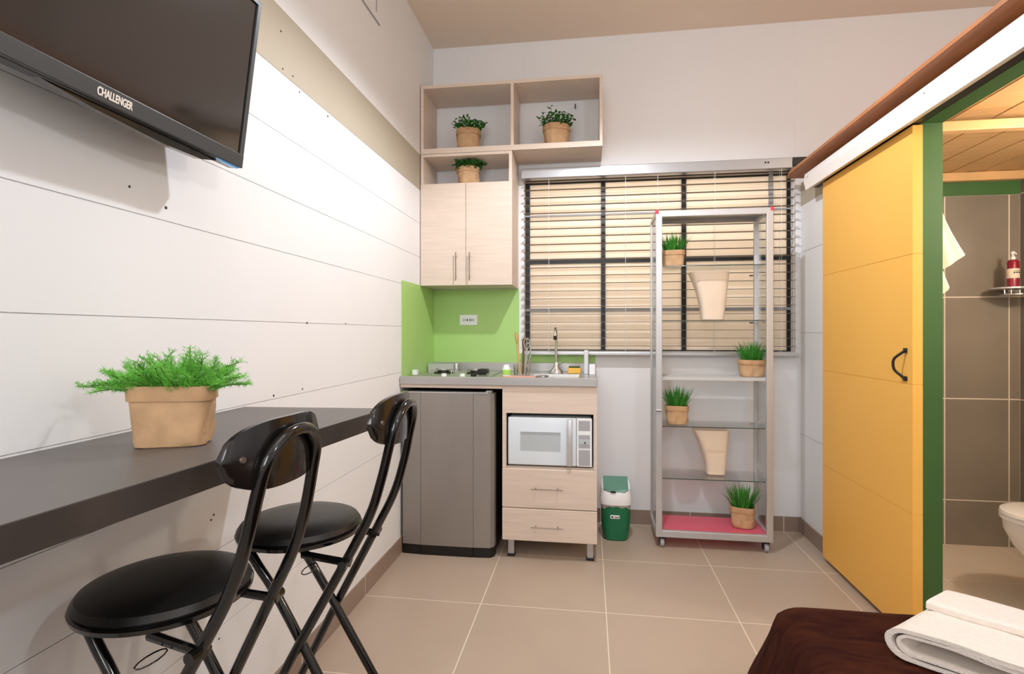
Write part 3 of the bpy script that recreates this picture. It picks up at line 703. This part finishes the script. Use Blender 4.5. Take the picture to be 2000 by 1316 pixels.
def grass_pot(loc, w, h, gh, label, seed, rz=0, n=170, d=None):
    random.seed(seed); o = empty('potted_grass', loc, rz, label=label, cat='potted plant', group='potted grasses in the display case')
    d = d or w * .8; bag_pot(o, w, d, h, 3.2, .27, seed)
    b = MB()
    for i in range(n):
        a = random.uniform(0, 2 * PI); r = math.sqrt(random.random()) * .40
        x, y = w * r * math.cos(a), d * r * math.sin(a)
        lean = r * 1.35
        blade(b.bm, (x, y, h * .9), (math.cos(a) * lean + random.uniform(-.12, .12), math.sin(a) * lean + random.uniform(-.12, .12), 1), (gh + .1 * h) * random.uniform(.72, 1.08), .0062, random.uniform(.0, .16))
    b.build('grass', 'grass', o); return o
grass_pot((.462, 3.07, 1.4985), .118, .094, .105, 'potted grass on the top shelf of the display case, half behind the frame', 11)
grass_pot((.868, 3.05, .906), .128, .090, .108, 'potted grass at the right on the pale middle shelf, widest tuft', 12, .1)
grass_pot((.477, 3.04, .645), .118, .100, .108, 'potted grass at the left on the fourth shelf of the display case', 13)
grass_pot((.822, 3.05, .0965), .122, .112, .118, 'potted grass standing on the pink base of the display case', 14, -.2)
def leafy_pot(loc, w, h, label, seed, tall=.07, n=16, tilt=0, lean=None, big=1.0):
    random.seed(seed); o = empty('potted_herb', loc, label=label, cat='potted plant', group='leafy potted plants on the wall shelves')
    o.rotation_euler = (0, tilt, .2 * seed)
    bag_pot(o, w, w * .9, h, 2.4, .25, seed)
    b = MB(); s = MB()
    n = int(n * 1.9)
    for i in range(n):
        a = i * 2.4; r = .42 * math.sqrt((i + .5) / n); p = Vector((w * r * math.cos(a), w * r * math.sin(a), h * .88))
        L = tall * random.uniform(.55, 1.0) * (1.5 if (lean and i == 1) else 1)
        dr = Vector((math.cos(a) * r * 2.0, math.sin(a) * r * 2.0, 1)).normalized()
        tip = p + dr * L; s.tube([p, p.lerp(tip, .5) + Vector((0, 0, .002)), tip], .0012, 5)
        m = 8
        for k in range(m):
            q = p.lerp(tip, (k + 1) / m); an = k * 2.2 + a
            ld = Vector((math.cos(an), math.sin(an), random.uniform(-.4, 1.1))).normalized(); LL = random.uniform(.018, .029) * big; ww = LL * .62
            sd = ld.cross(Vector((random.uniform(-.8, .8), random.uniform(-.8, .8), 1))).normalized(); nn = sd.cross(ld).normalized()
            v = [q, q + ld * LL * .4 + sd * ww / 2 + nn * .002, q + ld * LL * .8 + sd * ww * .35, q + ld * LL, q + ld * LL * .8 - sd * ww * .35, q + ld * LL * .4 - sd * ww / 2 + nn * .002]
            vs = [b.bm.verts.new(x) for x in v]; b.bm.faces.new((vs[0], vs[1], vs[2], vs[3])); b.bm.faces.new((vs[0], vs[3], vs[4], vs[5]))
    b.build('leaves', 'leaf', o); s.build('stems', 'stem', o); return o
leafy_pot((-.706, 3.12, 2.2045), .140, .135, 'small leafy pot in the upper left compartment of the open shelf', 1, .085, 20)
leafy_pot((-.186, 3.12, 2.2045), .148, .130, 'leafy pot with one tall sprig in the upper right compartment', 2, .095, 20, lean=True)
leafy_pot((-.706, 3.12, 2.000), .130, .115, 'leafy pot in the low cubby just above the cabinet doors', 3, .06, 16, 0, None, 1.5)

# fern on the bar
F0 = (-.775, .915, .9305)
fe = empty('potted_fern', F0, math.radians(22), label='feathery green fern in a wide folded paper bag on the bar counter', cat='potted plant')
bag_pot(fe, .134, .086, .112, 5, .24, 5, 1.05)
random.seed(21); b = MB(); s = MB()
NF = 96
for i in range(NF):
    a = i * 2.39996; r = math.sqrt((i + .5) / NF)
    px, py = .058 * r * math.cos(a), .032 * r * math.sin(a)
    out = r * abs(math.cos(a))
    L = random.uniform(.045, .078) * (1 + .25 * out)
    d = Vector((math.cos(a) * r * 1.1, math.sin(a) * r * .8, 1.1 - .6 * out + random.uniform(-.15, .1))).normalized()
    P = [Vector((px, py, .098))]
    for k in range(9):
        d = (d + Vector((random.uniform(-.22, .22), random.uniform(-.22, .22), random.uniform(-.16, .08)))).normalized(); P.append(P[-1] + d * L / 9)
    s.tube(P, [.0010] * 5 + [.0007] * 5, 5)
    for k in range(1, 10):
        for br in range(4):
            an = random.uniform(0, 2 * PI); base = P[k]
            bd = (Vector((math.cos(an), math.sin(an), random.uniform(-.2, .9))) + d * .5).normalized(); bl_ = random.uniform(.008, .020) * (1.15 - k * .05)
            for q in range(8):
                t0 = base + bd * bl_ * q / 7; nd = (bd * .8 + Vector((random.uniform(-1, 1), random.uniform(-1, 1), random.uniform(-1, 1))) * .9).normalized()
                ln = random.uniform(.005, .011); sd = nd.orthogonal().normalized() * .0006
                vs = [b.bm.verts.new(x) for x in (t0 - sd, t0 + sd, t0 + nd * ln)]; b.bm.faces.new(vs)
b.build('fronds', 'fern', fe); s.build('stems', 'stem', fe)

# ------------------------------------------------------------------ bar counter
A0 = (-.8, .6, .88)
ba = empty('bar_counter', A0, label='long dark grey bar counter fixed along the left wall', cat='counter')
pts = [(WX + .001, -.45), (-.64 - .0833 * .95, -.45), (-.557, 1.432), (WX + .001, 1.405)]
b = MB(); b.prism([(x, y, .9285) for x, y in pts], (0, 0, .0015)); b.build('top_surface', 'bar', ba, base=A0)
b = MB(); b.prism([(x, y, .886) for x, y in pts], (0, 0, .0425)); b.build('slab', 'baredge', ba, base=A0)

# ------------------------------------------------------------------ folding bar stools
def make_stool(label):
    o = empty('folding_bar_stool', (0, 0, 0), label=label, cat='stool', group='folding bar stools at the counter')
    SZ = .690; r = .141
    b = MB(); b.lathe([(r - .012, -.022), (r - .002, -.018), (r, -.010), (r - .006, -.006), (.001, -.006)], (0, 0, SZ), 48); b.build('seat_rim', 'blackgloss', o, True)
    b = MB(); b.lathe([(r - .008, -.010), (r - .003, -.002), (r - .010, .008), (r - .03, .015), (r * .5, .019), (.001, .020)], (0, 0, SZ), 48); b.build('seat', 'vinyl', o, True)
    # back loop running down to the front feet
    def rail(s):
        return [(-.185, s * .125, .006), (-.10, s * .118, .17), (.03, s * .105, .425), (.148, s * .085, .64), (.20, s * .08, .74), (.226, s * .078, .82), (.242, s * .074, .89), (.254, s * .066, .940)]
    L = rail(-1); R = rail(1)
    path = catmull(L + [(.262, -.036, .970), (.264, 0, .978), (.262, .036, .970)] + R[::-1], 5)
    b = MB(); b.tube(path, .0105, 12); b.build('back_frame', 'blackgloss', o, True)
    # curved backrest plate
    b = MB(); n = 24; fr, bk = [], []
    rows = 7
    grid = []
    for i in range(n + 1):
        u = -1 + 2 * i / n; y = u * .128; hh = .056 * (1 - abs(u) ** 3.2) ** .5 if abs(u) < 1 else 0
        xo = .250 - .030 * u * u
        hh = max(hh, .004)
        grid.append([(xo + .004 * math.cos(v * 1.5), y, .945 + hh * v) for v in [-1 + 2 * k / (rows - 1) for k in range(rows)]])
    F = [[b.bm.verts.new(p) for p in g] for g in grid]; Bk = [[b.bm.verts.new((p[0] - .009, p[1], p[2])) for p in g] for g in grid]
    for i in range(n):
        for k in range(rows - 1):
            b.bm.faces.new((F[i][k], F[i + 1][k], F[i + 1][k + 1], F[i][k + 1])); b.bm.faces.new((Bk[i][k], Bk[i][k + 1], Bk[i + 1][k + 1], Bk[i + 1][k]))
        b.bm.faces.new((F[i][0], Bk[i][0], Bk[i + 1][0], F[i + 1][0])); b.bm.faces.new((F[i][-1], F[i + 1][-1], Bk[i + 1][-1], Bk[i][-1]))
    b.bm.faces.new(F[0] + Bk[0][::-1]); b.bm.faces.new(F[-1][::-1] + Bk[-1])
    bp = b.build('backrest', 'plate', o, True, sharp=50)
    for y in (-.100, .100):
        c = MB(); c.tube([(.250 - .020, y, .947), (.2385, y, .947)], .005, 12)
        c.build('bolt', 'handle', bp, True)
    # legs from under the front of the seat to the rear feet
    for s in (-1, 1):
        b = MB(); b.tube(catmull([(-.095, s * .075, .665), (-.06, s * .08, .62), (.02, s * .084, .50), (.30, s * .096, .006)], 5), .0105, 12); b.build('leg', 'blackgloss', o, True)
        b = MB(); b.tube([(.045, s * .08, .648), (.16, s * .09, .638)], .007, 8, flat=1.3); b.tube([(.150, s * .075, .64), (.150, s * .112, .64)], .010, 10); b.build('bracket', 'blackgloss', o, True)
    b = MB(); b.tube([(.155, -.118, .18), (.155 + .046, -.09, .18)], .001, 4) if False else None
    b.tube([(.202, -.092, .18), (.202, .092, .18)], .008, 10); b.build('crossbar', 'blackgloss', o, True)
    b = MB(); b.tube([(-.095, -.117, .18), (-.095, .117, .18)], .008, 10); b.build('footrest', 'blackgloss', o, True)
    b = MB(); b.tube([(-.06, -.075, .652), (-.06, .075, .652)], .008, 8); b.box((-.05, -.02, .650), (.06, .02, .658)); b.build('seat_support', 'blackgloss', o, True)
    b = MB(); b.tube([(.075 + .012 * math.cos(a * PI / 6), -.085 + .028 * math.sin(a * PI / 6) - .02, .628) for a in range(12)], .0013, 5, closed=True); b.build('pull_ring', 'blackgloss', o, True)
    for x, y in ((-.185, -.125), (-.185, .125), (.30, -.096), (.30, .096)):
        c = MB(); c.tube([(x, y, 0), (x, y, .018)], .0135, 12); c.build('rubber_foot', 'black', o, True)
    return o
st1 = make_stool('black folding bar stool nearer the camera, in front of the fern')
st1.location = (-.748, .866, 0); st1.rotation_euler.z = math.radians(-4)
st2 = copy_tree(st1); st2.location = (-.678, 1.195, 0); st2.rotation_euler.z = math.radians(2)
st2['label'] = 'black folding bar stool farther away, at the far end of the bar counter'

# ------------------------------------------------------------------ television
TVZ = 1.54
tv = empty('television', (-.85, .8, TVZ), label='large black flat television tilted down on the left wall above the bar', cat='television')
TL = Matrix.Translation((-.842, .43, TVZ)) @ Matrix.Rotation(math.radians(7.5), 4, 'Y')   # local: x out of wall, y along wall, z up
def tvp(bm_, name, m, parent=tv, smooth=False):
    bmesh.ops.transform(bm_.bm, matrix=TL, verts=bm_.bm.verts[:]); return bm_.build(name, m, parent, smooth, base=(-.85, .8, TVZ) if parent is tv else None)
TW, TH = .778, .405
b = MB(); b.box((-.035, 0, 0), (-.004, TW, TH), .004); tvp(b, 'housing', 'tvside')
b = MB(); b.box((-.006, 0, .002), (.004, TW, .034), .002); b.box((-.006, TW - .012, .03), (.003, TW, TH), .001); b.box((-.006, 0, .03), (.003, .012, TH), .001); b.box((-.006, 0, TH - .012), (.003, TW, TH), .001)
tvp(b, 'bezel', 'tvframe')
b = MB(); b.box((-.004, .012, .033), (-.0015, TW - .012, TH - .012)); tvp(b, 'screen', 'screen')
b = MB(); b.prism([(-.03, .30, 0), (-.03, .40, -.010), (-.03, .55, -.017), (-.03, .66, -.014), (-.03, .70, -.004), (-.03, .71, 0)], (.018, 0, 0)); tvp(b, 'speaker_bar', 'blackgloss')
b = MB(); b.prism([(-.012, TW - .085, .001), (-.012, TW - .06, -.003), (-.012, TW - .015, -.003), (-.012, TW - .008, .001), (-.012, TW - .03, .006)], (.013, 0, 0)); tvp(b, 'blue_highlight', 'blue')  # bluish highlight of the glossy plastic, put in as a blue-coloured strip
b = MB(); b.box((-.128, .25, .12), (-.035, .55, .30)); tvp(b, 'wall_bracket', 'black')
cu = bpy.data.curves.new('lettering', 'FONT'); cu.body = 'CHALLENGER'; cu.size = .021; cu.extrude = .0006; cu.space_character = .98; cu.offset = .0006
to = bpy.data.objects.new('tmp_text', cu); COL.objects.link(to); bpy.context.view_layer.update()
me = bpy.data.meshes.new_from_object(to.evaluated_get(bpy.context.evaluated_depsgraph_get())); bpy.data.objects.remove(to)
xs = [v.co.x for v in me.vertices]; tw = max(xs) - min(xs); sc_ = .072 / tw
for v in me.vertices:
    x, y, z = v.co; v.co = TL @ Vector((.0045 + z, .383 + x * sc_, .0115 + y * .95))
lo = bpy.data.objects.new('lettering', me); COL.objects.link(lo); me.materials.append(M['letter']); lo.parent = tv; lo.location = -Vector((-.85, .8, TVZ))

# vent on upper left wall
b = MB()
for k in range(5): b.box((WX, 2.16 - k * .07, 2.60 + .0), (WX + .002, 2.165 - k * .07, 2.72))
b.box((WX, 1.80, 2.573), (WX + .006, 2.40, 2.580)); b.box((WX, 2.36, 2.62), (WX + .004, 2.366, 2.72))
tag(origin(b.build('wall_vent', 'panelgrey')), 'faint grey vent edge high on the left wall', 'vent')

# ------------------------------------------------------------------ bathroom things
# toilet
Q0 = (1.95, 2.46, 0)
tl = empty('toilet', Q0, label='white toilet just inside the bathroom doorway at the right', cat='toilet')
def egg(cx, cy, z, rx, ry, k=40): return [(cx + rx * math.cos(a) * (1.0 if math.cos(a) < 0 else .8), cy + ry * math.sin(a), z) for a in [i * 2 * PI / k for i in range(k)]]
TC = 1.91; TY = 2.46
b = MB(); b.loft([egg(TC + .04, TY, 0, .13, .085), egg(TC + .04, TY, .04, .12, .08), egg(TC + .03, TY, .18, .13, .09), egg(TC, TY, .28, .18, .13), egg(TC, TY, .35, .212, .155), egg(TC, TY, .392, .215, .158)]); tl.scale = (1, 1, .945); b.build('bowl', 'toilet', tl, True, base=Q0)
b = MB(); b.loft([egg(TC, TY, .393, .218, .16), egg(TC, TY, .398, .225, .166), egg(TC, TY, .410, .225, .166), egg(TC, TY, .414, .22, .162)]); b.build('seat', 'toilet', tl, True, base=Q0)
b = MB(); b.loft([egg(TC, TY, .415, .222, .163), egg(TC, TY, .420, .226, .166), egg(TC, TY, .432, .222, .163), egg(TC, TY, .438, .19, .14)]); b.build('lid', 'toilet', tl, True, base=Q0)
MB().box((2.08, TY - .17, .38), (2.255, TY + .17, .70), .02, 3).build('tank', 'toilet', tl, True, base=Q0)
# corner shelf
H0 = (2.15, 3.1, 1.35)
cs = empty('corner_shelf', H0, label='round two tier metal corner shelf on the grey bathroom tiles', cat='shelf')
b = MB(); b.loft([[(2.15 + .088 * math.cos(a), 3.10 + .088 * math.sin(a), z) for a in [i * 2 * PI / 32 for i in range(32)]] for z in (1.365, 1.3725)]); b.build('tray', 'alu', cs, base=H0)
b = MB(); b.loft([[(2.18 + .07 * math.cos(a), 3.115 + .07 * math.sin(a), z) for a in [i * 2 * PI / 32 for i in range(32)]] for z in (1.335, 1.340)]); b.build('lower_tray', 'chrome', cs, base=H0)
b = MB()
for x in (2.12, 2.15, 2.19, 2.22): b.tube([(x, 3.10, 1.34), (x, 3.10, 1.366)], .004, 8)
b.tube([(2.18, 3.18, 1.35), (2.18, 3.20, 1.35)], .008, 8); b.build('posts', 'chrome', cs, base=H0)
S0 = (2.145, 3.08, 1.373)
pb = empty('pump_bottle', S0, label='dark red bottle with white cap and cream label on the corner shelf', cat='bottle')
b = MB(); b.lathe([(.022, 0), (.025, .004), (.025, .125), (.02, .137), (.009, .143), (.001, .143)], S0, 24); b.build('bottle_body', 'bottle', pb, True, base=S0)
b = MB(); b.lathe([(.0254, .045), (.0258, .046), (.0258, .093), (.0254, .094)], S0, 24); lb = b.build('bottle_label', 'label', pb, True, base=S0)
b = MB()
for k in range(3): b.box((S0[0] - .014 + k * .010, S0[1] - .0272, S0[2] + .070), (S0[0] - .008 + k * .010, S0[1] - .0245, S0[2] + .076))
b.box((S0[0] - .012, S0[1] - .0272, S0[2] + .080), (S0[0] + .010, S0[1] - .0245, S0[2] + .082)); b.build('label_print', 'darktext', lb)
b = MB(); b.lathe([(.011, .140), (.011, .155), (.005, .157), (.005, .165), (.009, .166), (.009, .182), (.001, .182)], S0, 16); b.box((S0[0] - .004, S0[1] - .02, S0[2] + .166), (S0[0] + .004, S0[1], S0[2] + .173)); b.build('pump', 'white', pb, True, base=S0)
# hanging towel
N0 = (1.32, 2.25, 1.27)
ht = empty('hanging_towel', N0, label='cream hand towel hanging from a hook just inside the bathroom doorway', cat='towel')
b = MB(); rows = 22
def fold(zt, zb, w0, w1, y, ph):
    R = []
    for i in range(rows + 1):
        t = i / rows; z = zt + (zb - zt) * t; w_ = w0 + (w1 - w0) * t ** 1.3; ring = []
        for k in range(36):
            a = k * 2 * PI / 36; q = 1 + .16 * math.sin(4 * a + ph + t * 1.5)
            ring.append((1.283 + w_ / 2 + w_ / 2 * math.cos(a), y + (.010 + .020 * t) * math.sin(a) * q + .006 * math.sin(math.cos(a) * 6 + ph), z + (.075 * t * (.5 + .5 * math.cos(a)) if True else 0)))
        R.append(ring)
    b.loft(R)
fold(1.63, 1.36, .03, .115, 2.245, .3)
fold(1.50, 1.245, .03, .082, 2.275, 1.9)
b.build('cloth', 'cloth', ht, True, base=N0, sharp=60)
MB().box((1.276, 2.245, 1.625), (1.30, 2.258, 1.64), .003).build('loop', 'white', ht, base=N0)

# ------------------------------------------------------------------ bed
E0 = (1.3, .5, 0)
bd = empty('bed', E0, label='low bed covered with dark brown blanket at the lower right', cat='bed')
ex0, ex1, ey0, ey1, ez = .445, 2.2, -.7, 1.475, .452
MB().box((ex0 + .03, ey0 + .02, .0), (ex1 - .02, ey1 - .04, .40)).build('mattress', 'mattress', bd, base=E0)
b = MB()
# blanket: rounded top surface with drape on all sides, as a grid
def blanket_pt(u, v):
    """u,v in metres along the unfolded cloth from the top's centre lines"""
    hx, hy = (ex1 - ex0) / 2, (ey1 - ey0) / 2; cx, cy = (ex0 + ex1) / 2, (ey0 + ey1) / 2
    r = .05
    def fold_(d, h):
        s_ = 1 if d >= 0 else -1; d = abs(d)
        if d <= h - r: return s_ * d, 0
        e = d - (h - r)
        if e < r * PI / 2: return s_ * (h - r + r * math.sin(e / r)), r * (1 - math.cos(e / r))
        e -= r * PI / 2; return s_ * (h + e * (.42 if (s_ < 0 and h == hx) else .04)), r + e
    x, zx = fold_(u, hx); y, zy = fold_(v, hy)
    return cx + x, cy + y, zx, zy
nu, nv = 110, 120; du, dv = (ex1 - ex0) / 2 + .36, (ey1 - ey0) / 2 + .36
G = []
hx, hy = (ex1 - ex0) / 2, (ey1 - ey0) / 2
for i in range(nu + 1):
    row = []
    for j in range(nv + 1):
        u = -du + 2 * du * i / nu; v = -dv + 2 * dv * j / nv
        x, y, zx, zy = blanket_pt(u, v)
        both = min(zx, zy); z = ez - max(zx, zy)
        # corner: round it off horizontally
        cx0, cy0 = (ex0 + ex1) / 2, (ey0 + ey1) / 2
        ax, ay = abs(x - cx0) - (hx - .09), abs(y - cy0) - (hy - .09)
        if ax > 0 and ay > 0:
            L_ = math.hypot(ax, ay); M_ = max(ax, ay); k = M_ / L_
            k = k + (1 - k) * .1
            x = cx0 + math.copysign(hx - .09 + ax * k, x - cx0); y = cy0 + math.copysign(hy - .09 + ay * k, y - cy0)
        drop = max(0, ez - z)
        if drop > .05:
            f = min(1, (drop - .05) / .2)
            wv = .010 * f * math.sin((x + y) * 34 + 1.3) + .006 * f * math.sin((x - y) * 61)
            if zx > zy: x += math.copysign(wv, 1)
            else: y += wv
        z = max(z, .02 + .001 * ((i + j) % 2))
        nz = noise.noise(Vector((x * 5, y * 5, 0))) * .004
        row.append(b.bm.verts.new((x, y, z + (nz if drop < .05 else 0))))
    G.append(row)
for i in range(nu):
    for j in range(nv): b.bm.faces.new((G[i][j], G[i + 1][j], G[i + 1][j + 1], G[i][j + 1]))
b.build('blanket', 'fleece', bd, True, base=E0, sharp=80)

# folded towel on the bed
Z0 = (.85, 1.25, .455)
ft = empty('folded_towel', Z0, label='thick folded white towel lying on the brown blanket', cat='towel')
e2 = Vector((.80, -.60, 0)).normalized(); e1 = Vector((.79, .61, 0)).normalized()
org = Vector((.632, 1.247, 0))
def layer(r0, thick, z0, length, wide, s0=0, wob=.0, inner=.4):
    """a U fold: round nose at the left tip, two leaves running along e2; extruded along e1"""
    mid = z0 + r0; prof = []
    K = 12
    top = []; bot = []
    for k in range(14): top.append((length - (length - r0) * k / 13, z0 + 2 * r0))
    for k in range(1, K): a = PI / 2 + PI * k / K; top.append((r0 + r0 * 1.25 * math.cos(a), mid + r0 * math.sin(a)))
    for k in range(14): top.append((r0 + (length - r0) * k / 13, z0))
    ri = r0 - thick
    inn = []
    for k in range(14): inn.append((length - (length - r0) * k / 13, mid + ri))
    for k in range(1, K): a = PI / 2 + PI * k / K; inn.append((r0 + ri * 1.25 * math.cos(a), mid + ri * math.sin(a)))
    for k in range(14): inn.append((r0 + (length - r0) * k / 13, mid - ri))
    return top + inn[::-1]
def extr(prof, wide, off=0, m='towel', name='layer', skew=0, n=18):
    b = MB(); R = []
    for j in range(n + 1):
        t = j / n; e = math.sin(PI * min(1, max(0, (t * wide) / .02)) / 2) if False else 1
        edge = 0
        ring = []
        for s, z in prof:
            nzv = noise.noise(Vector((s * 9, t * wide * 9, z * 20))) * .006
            sag = -.010 * max(0, (s - .05)) * 0
            p_ = org + e2 * (s + off + skew * t + nzv * .5) + e1 * (t * wide + nzv)
            lift = .010 * math.exp(-((t - .62) / .05) ** 2) if z > .50 else 0
            ring.append((p_.x, p_.y, z + (nzv if z > Z0[2] + .02 else 0) + lift * 0))
        R.append(ring)
    b.loft(R); return b.build(name, m, ft, True, base=Z0, sharp=60)
extr(layer(.033, .010, .456, .44, .25), .245, 0, name='outer_fold')
extr(layer(.0220, .0060, .467, .42, .25), .238, .018, name='inner_fold')
# second leaf folded on top, set back
b = MB(); R = []; wid = .115
for j in range(16):
    t = j / 15; ring = []
    for k in range(40):
        a = k * 2 * PI / 40; c_, s_ = math.cos(a), math.sin(a); n_ = 6
        r_ = (abs(c_) ** n_ + abs(s_) ** n_) ** (-1 / n_)
        ss = .012 + t * .42; w_ = .128 + wid / 2 + wid / 2 * r_ * c_
        if t < .08: w_ = .128 + wid / 2 + (w_ - .128 - wid / 2) * (.94 + .75 * t)
        zz = .5315 + .0105 * r_ * s_ + noise.noise(Vector((ss * 8, w_ * 8, 3))) * .003
        p_ = org + e2 * ss + e1 * w_
        ring.append((p_.x, p_.y, zz))
    R.append(ring)
b.loft(R); b.build('top_fold', 'towel', ft, True, base=Z0, sharp=60)
